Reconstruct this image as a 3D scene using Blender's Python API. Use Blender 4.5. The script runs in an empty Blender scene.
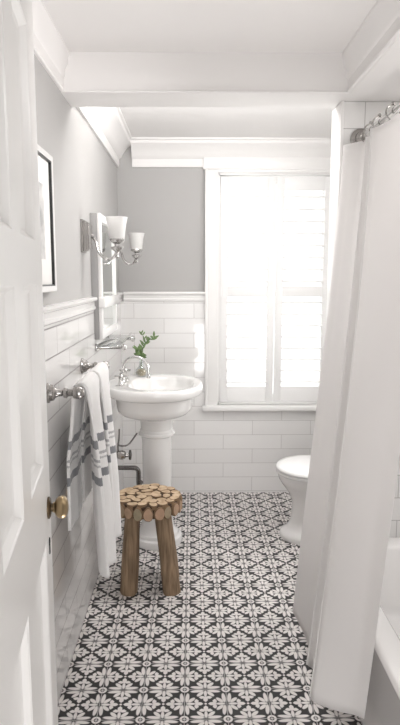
import bpy, bmesh, math, random
from mathutils import Vector, Matrix
random.seed(7)
PI = math.pi
SC = bpy.context.scene
COL = SC.collection

# ------------------------------------------------------------------ dimensions (metres; X right, Y into the room, Z up)
WL, WR, WB, FRONT = -0.49, 1.28, 4.08, -0.9      # left wall, right wall, back wall, open end toward the hall
CEIL = 2.385
CEILF = 2.335                                     # the ceiling in front of the beam hangs a little lower
RAIL = 1.345                                      # top of the tiled wainscot
BEAM0, BEAM1, BEAMZ = 2.38, 2.57, 2.190
TX, TE0, TE1 = 0.60, 2.47, 2.62                   # tub alcove: edge of end wall, its two faces

# ------------------------------------------------------------------ materials
def new_mat(name):
    m = bpy.data.materials.new(name); m.use_nodes = True
    nt = m.node_tree; b = nt.nodes['Principled BSDF']
    return m, nt, b
def plain(name, col, rough=0.5, metal=0.0, spec=0.5, noise=0.0, nscale=20, bump=0.0, coat=0.0, sheen=0.0):
    m, nt, b = new_mat(name)
    b.inputs['Base Color'].default_value = (*col, 1); b.inputs['Roughness'].default_value = rough
    b.inputs['Metallic'].default_value = metal; b.inputs['Specular IOR Level'].default_value = spec
    b.inputs['Coat Weight'].default_value = coat; b.inputs['Sheen Weight'].default_value = sheen
    if noise or bump:
        tc = nt.nodes.new('ShaderNodeTexCoord'); n = nt.nodes.new('ShaderNodeTexNoise')
        n.inputs['Scale'].default_value = nscale; n.inputs['Detail'].default_value = 4
        nt.links.new(tc.outputs['Object'], n.inputs['Vector'])
        if noise:
            r = nt.nodes.new('ShaderNodeMapRange')
            r.inputs['To Min'].default_value = 1 - noise; r.inputs['To Max'].default_value = 1 + noise
            nt.links.new(n.outputs['Fac'], r.inputs['Value'])
            mx = nt.nodes.new('ShaderNodeMix'); mx.data_type = 'RGBA'; mx.blend_type = 'MULTIPLY'
            mx.inputs['Factor'].default_value = 1; mx.inputs[6].default_value = (*col, 1)
            nt.links.new(r.outputs['Result'], mx.inputs[7]); nt.links.new(mx.outputs[2], b.inputs['Base Color'])
        if bump:
            bp = nt.nodes.new('ShaderNodeBump'); bp.inputs['Strength'].default_value = bump; bp.inputs['Distance'].default_value = 0.004
            nt.links.new(n.outputs['Fac'], bp.inputs['Height']); nt.links.new(bp.outputs['Normal'], b.inputs['Normal'])
    return m

class N:
    """tiny arithmetic wrapper over math nodes"""
    def __init__(s, nt): s.nt = nt
    def op(s, o, a, b=None, c=None):
        n = s.nt.nodes.new('ShaderNodeMath'); n.operation = o
        for i, v in enumerate((a, b, c)):
            if v is None: continue
            if isinstance(v, (int, float)): n.inputs[i].default_value = v
            else: s.nt.links.new(v, n.inputs[i])
        return n.outputs[0]
    def mul(s, a, b): return s.op('MULTIPLY', a, b)
    def add(s, a, b): return s.op('ADD', a, b)
    def sub(s, a, b): return s.op('SUBTRACT', a, b)
    def mn(s, *v):
        r = v[0]
        for x in v[1:]: r = s.op('MINIMUM', r, x)
        return r
    def mx(s, a, b): return s.op('MAXIMUM', a, b)
    def ell(s, a, b, ca, cb, ra, rb, rot=0.0):
        """normalised radius^2 - 1 of an ellipse, scaled so it is about a distance"""
        da, db = s.sub(a, ca), s.sub(b, cb)
        c, sn = math.cos(rot), math.sin(rot)
        p = s.add(s.mul(da, c / ra), s.mul(db, sn / ra)); q = s.add(s.mul(da, -sn / rb), s.mul(db, c / rb))
        r = s.op('SQRT', s.add(s.mul(p, p), s.mul(q, q)))
        return s.mul(s.sub(r, 1.0), min(ra, rb))

def floor_mat():
    m, nt, bs = new_mat('encaustic_tile'); k = N(nt); P = 0.151
    tc = nt.nodes.new('ShaderNodeTexCoord'); sx = nt.nodes.new('ShaderNodeSeparateXYZ')
    nt.links.new(tc.outputs['Object'], sx.inputs[0])
    def wrap(v, off):                                  # to [-.5,.5] with 0 on a medallion
        t = k.add(k.mul(k.sub(v, off), 1 / P), 0.5)
        return k.sub(k.op('FRACT', t), 0.5)
    u = wrap(sx.outputs[0], -0.0292); v = wrap(sx.outputs[1], 0.058)
    au, av = k.op('ABSOLUTE', u), k.op('ABSOLUTE', v)
    hu, hv = k.sub(0.5, au), k.sub(0.5, av)            # distance from the half lines
    def motif(a, b):                                   # a across the spear, b along it, both >= 0
        e = [k.ell(a, b, 0.200, 0.066, 0.160, 0.046, 0.10),     # wing leaf, split by the axis
             k.ell(a, b, 0.125, 0.165, 0.110, 0.048, 0.80),     # diagonal petal
             k.ell(a, b, 0.000, 0.150, 0.038, 0.110),           # stem
             k.ell(a, b, 0.000, 0.345, 0.054, 0.105),           # spear tip
             k.ell(a, b, 0.092, 0.285, 0.070, 0.048, 0.25)]     # spear side lobe
        return k.mn(*e)
    d = k.mn(motif(hu, av), motif(hv, au))
    band = k.sub(0.040, k.mul(k.op('ABSOLUTE', k.sub(k.add(hu, av), 0.5)), 0.707))   # dark lattice between the diamonds
    d = k.mx(d, band)
    rr = k.op('SQRT', k.add(k.mul(au, au), k.mul(av, av)))
    ring = k.sub(k.op('ABSOLUTE', k.sub(rr, 0.082)), 0.026)
    dot = k.sub(rr, 0.026)
    cc = k.sub(k.op('SQRT', k.add(k.mul(hu, hu), k.mul(hv, hv))), 0.030)
    d = k.mn(d, ring, dot, cc)
    mask = nt.nodes.new('ShaderNodeMapRange'); mask.inputs['From Min'].default_value = -0.008; mask.inputs['From Max'].default_value = 0.008
    mask.inputs['To Min'].default_value = 1; mask.inputs['To Max'].default_value = 0
    nt.links.new(d, mask.inputs['Value'])
    n = nt.nodes.new('ShaderNodeTexNoise'); n.inputs['Scale'].default_value = 9; n.inputs['Detail'].default_value = 5
    nt.links.new(tc.outputs['Object'], n.inputs['Vector'])
    mix = nt.nodes.new('ShaderNodeMix'); mix.data_type = 'RGBA'
    mix.inputs[6].default_value = (0.026, 0.0235, 0.0245, 1); mix.inputs[7].default_value = (0.78, 0.745, 0.725, 1)
    nt.links.new(mask.outputs[0], mix.inputs['Factor'])
    # grout hairlines through the medallions
    g = k.op('LESS_THAN', k.mn(au, av), 0.0075)
    mix2 = nt.nodes.new('ShaderNodeMix'); mix2.data_type = 'RGBA'; mix2.inputs[7].default_value = (0.50, 0.48, 0.47, 1)
    nt.links.new(mix.outputs[2], mix2.inputs[6]); nt.links.new(g, mix2.inputs['Factor'])
    mr = nt.nodes.new('ShaderNodeMapRange'); mr.inputs['To Min'].default_value = 0.86; mr.inputs['To Max'].default_value = 1.12
    nt.links.new(n.outputs['Fac'], mr.inputs['Value'])
    mix3 = nt.nodes.new('ShaderNodeMix'); mix3.data_type = 'RGBA'; mix3.blend_type = 'MULTIPLY'; mix3.inputs['Factor'].default_value = 1
    nt.links.new(mix2.outputs[2], mix3.inputs[6]); nt.links.new(mr.outputs[0], mix3.inputs[7])
    nt.links.new(mix3.outputs[2], bs.inputs['Base Color'])
    bs.inputs['Roughness'].default_value = 0.5; bs.inputs['Specular IOR Level'].default_value = 0.4
    bp = nt.nodes.new('ShaderNodeBump'); bp.inputs['Strength'].default_value = 0.15; bp.inputs['Distance'].default_value = 0.002; bp.invert = True
    nt.links.new(g, bp.inputs['Height']); nt.links.new(bp.outputs['Normal'], bs.inputs['Normal'])
    return m

def tile_mat(name, axis, off_u=0.0, off_v=0.0, grout=(0.50, 0.48, 0.47), mort=0.0017):
    m, nt, b = new_mat(name)
    tc = nt.nodes.new('ShaderNodeTexCoord'); sx = nt.nodes.new('ShaderNodeSeparateXYZ'); cx = nt.nodes.new('ShaderNodeCombineXYZ')
    nt.links.new(tc.outputs['Object'], sx.inputs[0]); k = N(nt)
    nt.links.new(k.add(sx.outputs[axis], off_u), cx.inputs[0]); nt.links.new(k.add(sx.outputs[2], off_v), cx.inputs[1])
    br = nt.nodes.new('ShaderNodeTexBrick')
    br.offset = 0.5; br.inputs['Scale'].default_value = 1; br.inputs['Brick Width'].default_value = 0.406
    br.inputs['Row Height'].default_value = 0.1016; br.inputs['Mortar Size'].default_value = mort
    br.inputs['Mortar Smooth'].default_value = 0.1; br.inputs['Bias'].default_value = 0
    br.inputs['Color1'].default_value = (0.80, 0.79, 0.78, 1); br.inputs['Color2'].default_value = (0.76, 0.75, 0.74, 1)
    br.inputs['Mortar'].default_value = (*grout, 1)
    nt.links.new(cx.outputs[0], br.inputs['Vector']); nt.links.new(br.outputs['Color'], b.inputs['Base Color'])
    r = nt.nodes.new('ShaderNodeMapRange'); r.inputs['To Min'].default_value = 0.06; b.inputs['Specular IOR Level'].default_value = 0.7; r.inputs['To Max'].default_value = 0.7
    nt.links.new(br.outputs['Fac'], r.inputs['Value']); nt.links.new(r.outputs[0], b.inputs['Roughness'])
    no = nt.nodes.new('ShaderNodeTexNoise'); no.inputs['Scale'].default_value = 9
    nt.links.new(tc.outputs['Object'], no.inputs['Vector'])
    h = k.sub(k.mul(no.outputs['Fac'], 0.12), br.outputs['Fac'])
    bp = nt.nodes.new('ShaderNodeBump'); bp.inputs['Strength'].default_value = 0.35; bp.inputs['Distance'].default_value = 0.0025
    nt.links.new(h, bp.inputs['Height']); nt.links.new(bp.outputs['Normal'], b.inputs['Normal'])
    return m

def glass_mat(name, tint=(1, 1, 1), refl=0.10):
    m = bpy.data.materials.new(name); m.use_nodes = True; nt = m.node_tree; nt.nodes.clear()
    o = nt.nodes.new('ShaderNodeOutputMaterial'); mx = nt.nodes.new('ShaderNodeMixShader')
    t = nt.nodes.new('ShaderNodeBsdfTransparent'); t.inputs[0].default_value = (*tint, 1)
    g = nt.nodes.new('ShaderNodeBsdfGlossy'); g.inputs['Roughness'].default_value = 0.03
    f = nt.nodes.new('ShaderNodeLayerWeight'); f.inputs['Blend'].default_value = 0.35
    mr = nt.nodes.new('ShaderNodeMapRange'); mr.inputs['To Min'].default_value = refl * 0.4; mr.inputs['To Max'].default_value = min(1, refl * 6)
    nt.links.new(f.outputs['Facing'], mr.inputs['Value']); nt.links.new(mr.outputs[0], mx.inputs[0])
    nt.links.new(t.outputs[0], mx.inputs[1]); nt.links.new(g.outputs[0], mx.inputs[2]); nt.links.new(mx.outputs[0], o.inputs[0])
    return m

def fabric_mat(name, col, trans=0.35, weave=900, bump=0.15):
    m, nt, b = new_mat(name)
    b.inputs['Base Color'].default_value = (*col, 1); b.inputs['Roughness'].default_value = 0.9; b.inputs['Specular IOR Level'].default_value = 0.15
    o = nt.nodes['Material Output']; mx = nt.nodes.new('ShaderNodeMixShader'); mx.inputs[0].default_value = trans
    t = nt.nodes.new('ShaderNodeBsdfTranslucent'); t.inputs[0].default_value = (*col, 1)
    nt.links.new(b.outputs[0], mx.inputs[1]); nt.links.new(t.outputs[0], mx.inputs[2]); nt.links.new(mx.outputs[0], o.inputs[0])
    tc = nt.nodes.new('ShaderNodeTexCoord'); w = nt.nodes.new('ShaderNodeTexNoise'); w.inputs['Scale'].default_value = weave
    nt.links.new(tc.outputs['Object'], w.inputs['Vector'])
    bp = nt.nodes.new('ShaderNodeBump'); bp.inputs['Strength'].default_value = bump; bp.inputs['Distance'].default_value = 0.002
    nt.links.new(w.outputs['Fac'], bp.inputs['Height']); nt.links.new(bp.outputs['Normal'], b.inputs['Normal'])
    return m

def towel_mat(name, bands, off=0.0):
    """white terry with woven grey bands at heights (z0, z1, darkness)"""
    m, nt, b = new_mat(name); k = N(nt)
    tc = nt.nodes.new('ShaderNodeTexCoord'); sx = nt.nodes.new('ShaderNodeSeparateXYZ'); nt.links.new(tc.outputs['Object'], sx.inputs[0])
    n = nt.nodes.new('ShaderNodeTexNoise'); n.inputs['Scale'].default_value = 260; nt.links.new(tc.outputs['Object'], n.inputs['Vector'])
    z = k.add(sx.outputs[2], k.mul(k.sub(n.outputs['Fac'], 0.5), 0.012))
    f = None
    for z0, z1, dk in bands:
        s = k.mul(k.mul(k.op('GREATER_THAN', z, z0 + off), k.op('LESS_THAN', z, z1 + off)), dk)
        f = s if f is None else k.mx(f, s)
    mix = nt.nodes.new('ShaderNodeMix'); mix.data_type = 'RGBA'
    mix.inputs[6].default_value = (0.80, 0.79, 0.78, 1); mix.inputs[7].default_value = (0.16, 0.165, 0.18, 1)
    nt.links.new(f, mix.inputs['Factor']); nt.links.new(mix.outputs[2], b.inputs['Base Color'])
    b.inputs['Roughness'].default_value = 0.95; b.inputs['Specular IOR Level'].default_value = 0.1; b.inputs['Sheen Weight'].default_value = 0.3
    bp = nt.nodes.new('ShaderNodeBump'); bp.inputs['Strength'].default_value = 0.5; bp.inputs['Distance'].default_value = 0.003
    nt.links.new(n.outputs['Fac'], bp.inputs['Height']); nt.links.new(bp.outputs['Normal'], b.inputs['Normal'])
    return m

def wood_cut_mat():
    m, nt, b = new_mat('cut_log_face'); k = N(nt)
    tc = nt.nodes.new('ShaderNodeTexCoord')
    n = nt.nodes.new('ShaderNodeTexNoise'); n.inputs['Scale'].default_value = 38; n.inputs['Detail'].default_value = 6
    nt.links.new(tc.outputs['Object'], n.inputs['Vector'])
    r = nt.nodes.new('ShaderNodeValToRGB')
    r.color_ramp.elements[0].position = 0.25; r.color_ramp.elements[0].color = (0.34, 0.225, 0.13, 1)
    r.color_ramp.elements[1].position = 0.72; r.color_ramp.elements[1].color = (0.66, 0.51, 0.35, 1)
    nt.links.new(n.outputs['Fac'], r.inputs[0]); nt.links.new(r.outputs[0], b.inputs['Base Color'])
    b.inputs['Roughness'].default_value = 0.75
    return m
def wood_leg_mat():
    m, nt, b = new_mat('weathered_log')
    tc = nt.nodes.new('ShaderNodeTexCoord'); mp = nt.nodes.new('ShaderNodeMapping'); mp.inputs['Scale'].default_value = (70, 70, 5)
    n = nt.nodes.new('ShaderNodeTexNoise'); n.inputs['Scale'].default_value = 1; n.inputs['Detail'].default_value = 6
    nt.links.new(tc.outputs['Object'], mp.inputs[0]); nt.links.new(mp.outputs[0], n.inputs['Vector'])
    r = nt.nodes.new('ShaderNodeValToRGB')
    r.color_ramp.elements[0].position = 0.3; r.color_ramp.elements[0].color = (0.13, 0.085, 0.05, 1)
    r.color_ramp.elements[1].position = 0.75; r.color_ramp.elements[1].color = (0.36, 0.25, 0.155, 1)
    nt.links.new(n.outputs['Fac'], r.inputs[0]); nt.links.new(r.outputs[0], b.inputs['Base Color'])
    bp = nt.nodes.new('ShaderNodeBump'); bp.inputs['Strength'].default_value = 0.6; bp.inputs['Distance'].default_value = 0.004
    nt.links.new(n.outputs['Fac'], bp.inputs['Height']); nt.links.new(bp.outputs['Normal'], b.inputs['Normal'])
    b.inputs['Roughness'].default_value = 0.8
    return m
def print_mat():
    m, nt, b = new_mat('pale_sketch_print')
    tc = nt.nodes.new('ShaderNodeTexCoord')
    n = nt.nodes.new('ShaderNodeTexNoise'); n.inputs['Scale'].default_value = 11; n.inputs['Detail'].default_value = 8
    nt.links.new(tc.outputs['Object'], n.inputs['Vector'])
    r = nt.nodes.new('ShaderNodeValToRGB')
    r.color_ramp.elements[0].position = 0.38; r.color_ramp.elements[0].color = (0.36, 0.36, 0.36, 1)
    r.color_ramp.elements[1].position = 0.58; r.color_ramp.elements[1].color = (0.70, 0.69, 0.67, 1)
    nt.links.new(n.outputs['Fac'], r.inputs[0]); nt.links.new(r.outputs[0], b.inputs['Base Color']); b.inputs['Roughness'].default_value = 0.6
    return m

M = dict(
    paint=plain('grey_wall_paint', (0.43, 0.422, 0.414), 0.7, noise=0.02, nscale=6),
    ceil=plain('ceiling_paint', (0.80, 0.785, 0.775), 0.8, noise=0.01, nscale=5),
    trim=plain('white_trim_paint', (0.82, 0.81, 0.80), 0.32, noise=0.01, nscale=8),
    trim_soft=plain('soft_white_trim_paint', (0.80, 0.785, 0.775), 0.55, noise=0.01, nscale=8),
    door=plain('gloss_door_paint', (0.80, 0.79, 0.775), 0.28, noise=0.015, nscale=7),
    shutter=plain('shutter_paint', (0.84, 0.835, 0.83), 0.4),
    floor=floor_mat(),
    tileb=tile_mat('back_wall_tile', 0, 0.19, -0.012),
    tilel=tile_mat('left_wall_tile', 1, 0.10, -0.012, (0.28, 0.265, 0.26), 0.0024),
    tilee=tile_mat('alcove_wall_tile', 0, 0.128, 0.048, (0.40, 0.385, 0.375)),
    tiler=tile_mat('right_wall_tile', 1, 0.0, 0.012, (0.40, 0.385, 0.375)),
    tilecap=plain('glazed_white_cap', (0.80, 0.79, 0.78), 0.14),
    porc=plain('white_porcelain', (0.82, 0.81, 0.80), 0.10, coat=0.4),
    enamel=plain('tub_enamel', (0.85, 0.835, 0.825), 0.14, coat=0.3),
    seat=plain('toilet_seat_plastic', (0.85, 0.845, 0.84), 0.22),
    chrome=plain('polished_nickel', (0.62, 0.61, 0.60), 0.14, 1.0),
    nickel_dark=plain('dark_nickel', (0.20, 0.19, 0.185), 0.25, 1.0),
    nickel_mid=plain('satin_nickel', (0.40, 0.385, 0.37), 0.22, 1.0),
    brass=plain('aged_brass', (0.36, 0.27, 0.16), 0.3, 1.0, noise=0.15, nscale=60),
    bronze=plain('dark_brass', (0.12, 0.085, 0.05), 0.4, 0.8),
    black=plain('black_lacquer', (0.012, 0.012, 0.012), 0.35),
    silver=plain('silver_leaf_frame', (0.72, 0.71, 0.70), 0.35, 0.3, noise=0.05, nscale=60),
    mat=plain('mat_board', (0.82, 0.81, 0.79), 0.85),
    sketch=print_mat(),
    mirror=plain('mirror_silvering', (0.80, 0.84, 0.82), 0.02, 1.0),
    glass=glass_mat('window_glass', (0.98, 0.99, 0.985), 0.06),
    clear=glass_mat('clear_glass', (0.93, 0.95, 0.945), 0.14),
    frost=None,
    linen=fabric_mat('white_linen', (0.88, 0.865, 0.857), 0.36),
    hem=fabric_mat('white_linen_seam', (0.88, 0.87, 0.86), 0.15),
    towel1=towel_mat('striped_towel_cloth', ((0.915, 0.945, .85), (0.868, 0.878, .6), (0.850, 0.858, .5), (0.785, 0.815, .9))),
    wood=wood_cut_mat(), log=wood_leg_mat(),
    bark=plain('bark_rim', (0.20, 0.125, 0.07), 0.9, noise=0.35, nscale=60, bump=0.5),
    gap=plain('dark_gap_glue', (0.055, 0.033, 0.02), 0.95),
    leaf=plain('green_leaf', (0.13, 0.20, 0.075), 0.5, noise=0.35, nscale=40),
    stem=plain('green_stem', (0.10, 0.16, 0.07), 0.6),
    sand=plain('vase_pebbles', (0.50, 0.40, 0.27), 0.9, noise=0.3, nscale=150),
    dark=plain('dark_hole', (0.02, 0.02, 0.02), 0.8),
)
def shade_mat():
    m, nt, b = new_mat('frosted_ribbed_glass')
    b.inputs['Base Color'].default_value = (0.88, 0.87, 0.86, 1); b.inputs['Roughness'].default_value = 0.25
    o = nt.nodes['Material Output']; mx = nt.nodes.new('ShaderNodeMixShader'); mx.inputs[0].default_value = 0.45
    t = nt.nodes.new('ShaderNodeBsdfTranslucent'); t.inputs[0].default_value = (0.93, 0.93, 0.92, 1)
    nt.links.new(b.outputs[0], mx.inputs[1]); nt.links.new(t.outputs[0], mx.inputs[2]); nt.links.new(mx.outputs[0], o.inputs[0])
    return m
M['frost'] = shade_mat()

# ------------------------------------------------------------------ mesh helpers
def box(bm, x0, x1, y0, y1, z0, z1, bev=0.0, seg=2):
    r = bmesh.ops.create_cube(bm, size=1)
    vs = r['verts']
    for v in vs:
        v.co = Vector(((x0 + x1) / 2 + v.co.x * (x1 - x0), (y0 + y1) / 2 + v.co.y * (y1 - y0), (z0 + z1) / 2 + v.co.z * (z1 - z0)))
    if bev > 0:
        es = list({e for v in vs for e in v.link_edges})
        bmesh.ops.bevel(bm, geom=es, offset=bev, segments=seg, affect='EDGES', profile=0.5)
def loft(bm, rings, cap0=True, cap1=True, closed=True):
    R = [[bm.verts.new(p) for p in r] for r in rings]
    n = len(R[0])
    for a, b in zip(R, R[1:]):
        for i in range(n if closed else n - 1):
            j = (i + 1) % n
            try: bm.faces.new((a[i], a[j], b[j], b[i]))
            except ValueError: pass
    if cap0: bm.faces.new(list(reversed(R[0])))
    if cap1: bm.faces.new(R[-1])
    return R
def lathe(bm, prof, c=(0, 0, 0), axis='Z', n=28, cap0=True, cap1=True):
    rings = []
    for r, h in prof:
        ring = []
        for i in range(n):
            a = 2 * PI * i / n; p, q = r * math.cos(a), r * math.sin(a)
            v = {'Z': (p, q, h), 'X': (h, p, q), 'Y': (q, h, p)}[axis]
            ring.append(Vector(c) + Vector(v))
        rings.append(ring)
    loft(bm, rings, cap0, cap1)
def tube(bm, pts, rad, n=10, cap=True):
    pts = [Vector(p) for p in pts]; rings = []
    up = None
    for i, p in enumerate(pts):
        t = (pts[min(i + 1, len(pts) - 1)] - pts[max(i - 1, 0)]).normalized()
        if up is None:
            up = Vector((0, 0, 1)) if abs(t.z) < 0.9 else Vector((1, 0, 0))
        s = t.cross(up).normalized(); up = s.cross(t).normalized()
        r = rad[i] if isinstance(rad, (list, tuple)) else rad
        rings.append([p + (s * math.cos(2 * PI * k / n) + up * math.sin(2 * PI * k / n)) * r for k in range(n)])
    loft(bm, rings, cap, cap)
def prism(bm, prof, a, b, side, upv=(0, 0, 1)):
    """profile [(out, up)] extruded from a to b; side = outward direction"""
    a, b, s, u = Vector(a), Vector(b), Vector(side), Vector(upv)
    r0 = [a + s * p + u * q for p, q in prof]; r1 = [b + s * p + u * q for p, q in prof]
    loft(bm, [r0, r1])
def catmull(P, t):
    """P list of tuples, t in 0..1"""
    n = len(P) - 1; f = min(max(t, 0), 1) * n; i = min(int(f), n - 1); f -= i
    p0, p1, p2, p3 = (Vector(P[max(i - 1, 0)]), Vector(P[i]), Vector(P[i + 1]), Vector(P[min(i + 2, n)]))
    return 0.5 * ((2 * p1) + (p2 - p0) * f + (2 * p0 - 5 * p1 + 4 * p2 - p3) * f * f + (3 * p1 - p0 - 3 * p2 + p3) * f ** 3)
def arc(c, r, a0, a1, n, plane='XZ'):
    out = []
    for i in range(n + 1):
        a = a0 + (a1 - a0) * i / n; p, q = r * math.cos(a), r * math.sin(a)
        out.append(Vector(c) + Vector({'XZ': (p, 0, q), 'YZ': (0, p, q), 'XY': (p, q, 0)}[plane]))
    return out
def root_of(o):
    while o.parent: o = o.parent
    return o
def obj(name, bm, mat, parent=None, smooth=35, local=False, recalc=True):
    if recalc: bmesh.ops.recalc_face_normals(bm, faces=bm.faces)
    if parent is not None and not local:
        bmesh.ops.translate(bm, verts=bm.verts, vec=-root_of(parent).location)
    me = bpy.data.meshes.new(name); bm.to_mesh(me); bm.free()
    if smooth:
        me.shade_smooth(); me.set_sharp_from_angle(angle=math.radians(smooth))
    mats = mat if isinstance(mat, (list, tuple)) else [mat]
    for m_ in mats: me.materials.append(m_)
    o = bpy.data.objects.new(name, me); COL.objects.link(o)
    if parent is not None: o.parent = parent
    return o
def tag(o, label, cat, group=None, kind=None):
    o['label'] = label; o['category'] = cat
    if group: o['group'] = group
    if kind: o['kind'] = kind
    return o
def thing(name, label, cat, loc, group=None, rotz=0, kind=None):
    o = bpy.data.objects.new(name, None); COL.objects.link(o); o.location = loc; o.rotation_euler = (0, 0, rotz)
    o.empty_display_size = 0.05
    return tag(o, label, cat, group, kind)
def struct(name, bm, mat, label, cat, smooth=35):
    return tag(obj(name, bm, mat, None, smooth), label, cat, kind='structure')
def copy_tree(o, parent=None):
    c = o.copy(); COL.objects.link(c)
    if parent is not None: c.parent = parent
    for ch in list(o.children): copy_tree(ch, c)
    return c
def B(): return bmesh.new()

# ------------------------------------------------------------------ the setting
T = 0.12
b = B(); box(b, WL - T, WR + T, FRONT, WB + T, -0.06, 0.0); struct('floor', b, M['floor'], 'black and white patterned encaustic tile floor', 'floor', 0)
b = B(); box(b, WL - T, WR + T, FRONT, WB + T, CEIL, CEIL + 0.06); struct('ceiling', b, M['ceil'], 'flat white painted ceiling', 'ceiling', 0)
b = B(); box(b, WL, TX, 0.68, BEAM0, CEILF, CEIL); struct('ceiling_entry', b, M['ceil'], 'lower white ceiling in front of the beam', 'ceiling', 0)
b = B(); box(b, WL - T, WL, FRONT, WB + T, 0, CEIL); struct('wall_left', b, M['paint'], 'pale grey painted wall on the left', 'wall', 0)
b = B(); box(b, WR, WR + T, FRONT, WB + T, 0, CEIL); struct('wall_right', b, M['tiler'], 'white tiled wall on the right behind the tub and toilet', 'wall', 0)
# back wall with the window opening
OX0, OX1, OZ0, OZ1 = 0.175, 0.945, 0.635, 2.185
b = B()
box(b, WL, OX0, WB, WB + T, 0, CEIL); box(b, OX1, WR, WB, WB + T, 0, CEIL)
box(b, OX0, OX1, WB, WB + T, 0, OZ0); box(b, OX0, OX1, WB, WB + T, OZ1, CEIL)
struct('wall_back', b, M['paint'], 'grey painted back wall around the window', 'wall', 0)
b = B(); DX0, DX1, DTOP, WF0, WF1 = -0.275, 0.52, 2.17, 0.56, 0.68
box(b, WL, DX0, WF0, WF1, 0, CEIL); box(b, DX1, WR, WF0, WF1, 0, CEIL); box(b, DX0, DX1, WF0, WF1, DTOP, CEIL)
struct('wall_front', b, M['paint'], 'grey wall with the open doorway', 'wall', 0)
# tiled wainscot slabs (10 mm)
TT = 0.010
b = B(); box(b, WL, WL + TT, 0.68, WB, 0, RAIL); struct('wall_left_wainscot', b, M['tilel'], 'glossy white running bond tile on the lower left wall', 'wainscot', 0)
b = B()
box(b, WL + TT, 0.087, WB - TT, WB, 0, RAIL); box(b, 1.033, WR, WB - TT, WB, 0, RAIL); box(b, 0.087, 1.033, WB - TT, WB, 0, 0.60)
struct('wall_back_wainscot', b, M['tileb'], 'glossy white running bond tile below the window', 'wainscot', 0)
# chair rail caps
cap = [(0, 0), (0.014, 0), (0.020, 0.006), (0.020, 0.016), (0.014, 0.022), (0.014, 0.040), (0.026, 0.046), (0.030, 0.054), (0.026, 0.064), (0, 0.066)]
b = B(); prism(b, cap, (WL, 0.68, RAIL), (WL, WB, RAIL), (1, 0, 0)); struct('trim_1', b, M['tilecap'], 'white moulded rail capping the tile on the left wall', 'chair rail')
b = B(); prism(b, cap, (WL + 0.03, WB, RAIL), (0.087, WB, RAIL), (0, -1, 0)); struct('trim_2', b, M['tilecap'], 'white moulded rail capping the tile on the back wall', 'chair rail')
# crown mouldings
crown = [(0, -0.165), (0.012, -0.165), (0.016, -0.150), (0.016, -0.115), (0.030, -0.105), (0.040, -0.085), (0.070, -0.045), (0.095, -0.030), (0.100, -0.014), (0.112, -0.010), (0.112, 0), (0, 0)]
frieze = [(0, -0.143), (0.010, -0.143), (0.014, -0.138), (0.010, -0.130), (0.010, -0.095), (0.016, -0.088), (0.019, -0.060), (0.028, -0.045), (0.030, -0.020), (0.036, -0.012), (0.036, 0), (0, 0)]
b = B(); prism(b, frieze, (WL, 0.68, CEILF), (WL, BEAM0, CEILF), (1, 0, 0)); struct('trim_3', b, M['trim_soft'], 'white crown moulding on the left in front of the beam', 'crown moulding')
b = B(); prism(b, crown, (WL, BEAM1, CEIL), (WL, WB, CEIL), (1, 0, 0)); struct('trim_4', b, M['trim_soft'], 'white crown moulding on the left beyond the beam', 'crown moulding')
b = B(); prism(b, crown, (WL + 0.1, WB, CEIL), (WR, WB, CEIL), (0, -1, 0)); struct('trim_5', b, M['trim_soft'], 'white crown moulding over the window', 'crown moulding')
b = B(); prism(b, frieze, (TX, 0.68, CEILF), (TX, BEAM0, CEILF), (-1, 0, 0)); struct('trim_6', b, M['trim_soft'], 'white crown moulding above the bathtub', 'crown moulding')
# ceiling beam with a bead on its lower front edge
b = B(); box(b, WL, TX, BEAM0, BEAM1, BEAMZ, CEIL)
prism(b, [(0, 0), (0.005, 0), (0.008, 0.003), (0.008, 0.006), (0.004, 0.009), (0, 0.009)], (WL, BEAM0, BEAMZ), (TX, BEAM0, BEAMZ), (0, -1, 0))
struct('ceiling_beam', b, M['trim_soft'], 'white boxed beam crossing the ceiling', 'beam', 30)
# soffit above the tub and the tiled wall at the end of the tub
b = B(); box(b, TX, WR, 0.68, TE0, BEAMZ, CEIL); struct('tub_soffit', b, M['trim_soft'], 'white soffit above the bathtub', 'soffit', 0)
b = B(); box(b, TX, WR, TE0, TE1, 0, CEIL); struct('wall_tub_end', b, M['tilee'], 'white tiled partition at the far end of the bathtub', 'wall', 0)
b = B(); box(b, TX - 0.012, TX, TE0 - 0.004, TE1 + 0.004, 0, BEAMZ, 0.003)
struct('trim_7', b, M['trim'], 'white edge board on the partition end by the curtain', 'trim')

# ------------------------------------------------------------------ window
win = thing('window_1', 'bright double hung window behind white shutters', 'window', ((OX0 + OX1) / 2, WB, OZ0), kind='structure')
b = B(); W0, W1 = 0.087, 1.033
for x0, x1 in ((W0, OX0), (OX1, W1)):
    box(b, x0, x1, WB - 0.022, WB, 0.60, 2.205, 0.003)
    xo = x0 if x0 < 0.5 else x1 - 0.018
    box(b, xo, xo + 0.018, WB - 0.034, WB, 0.60, 2.205, 0.004)
box(b, OX0, OX1, WB - 0.022, WB, OZ1, 2.205)
obj('casing', b, M['trim'], win)
b = B(); box(b, W0 - 0.012, W1 + 0.012, WB - 0.030, WB, 2.205, 2.30, 0.004); obj('head_casing', b, M['trim'], win)
b = B(); box(b, W0 - 0.018, W1 + 0.018, WB - 0.062, WB + 0.02, 0.596, 0.632, 0.008, 3); obj('sill', b, M['trim'], win)
b = B()
for x0, x1, z0, z1 in ((OX0, OX0 + 0.012, OZ0, OZ1), (OX1 - 0.012, OX1, OZ0, OZ1), (OX0, OX1, OZ1 - 0.012, OZ1), (OX0, OX1, 0.632, 0.645)):
    box(b, x0, x1, WB + 0.0, WB + T, z0, z1)
obj('jamb', b, M['trim'], win)
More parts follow.
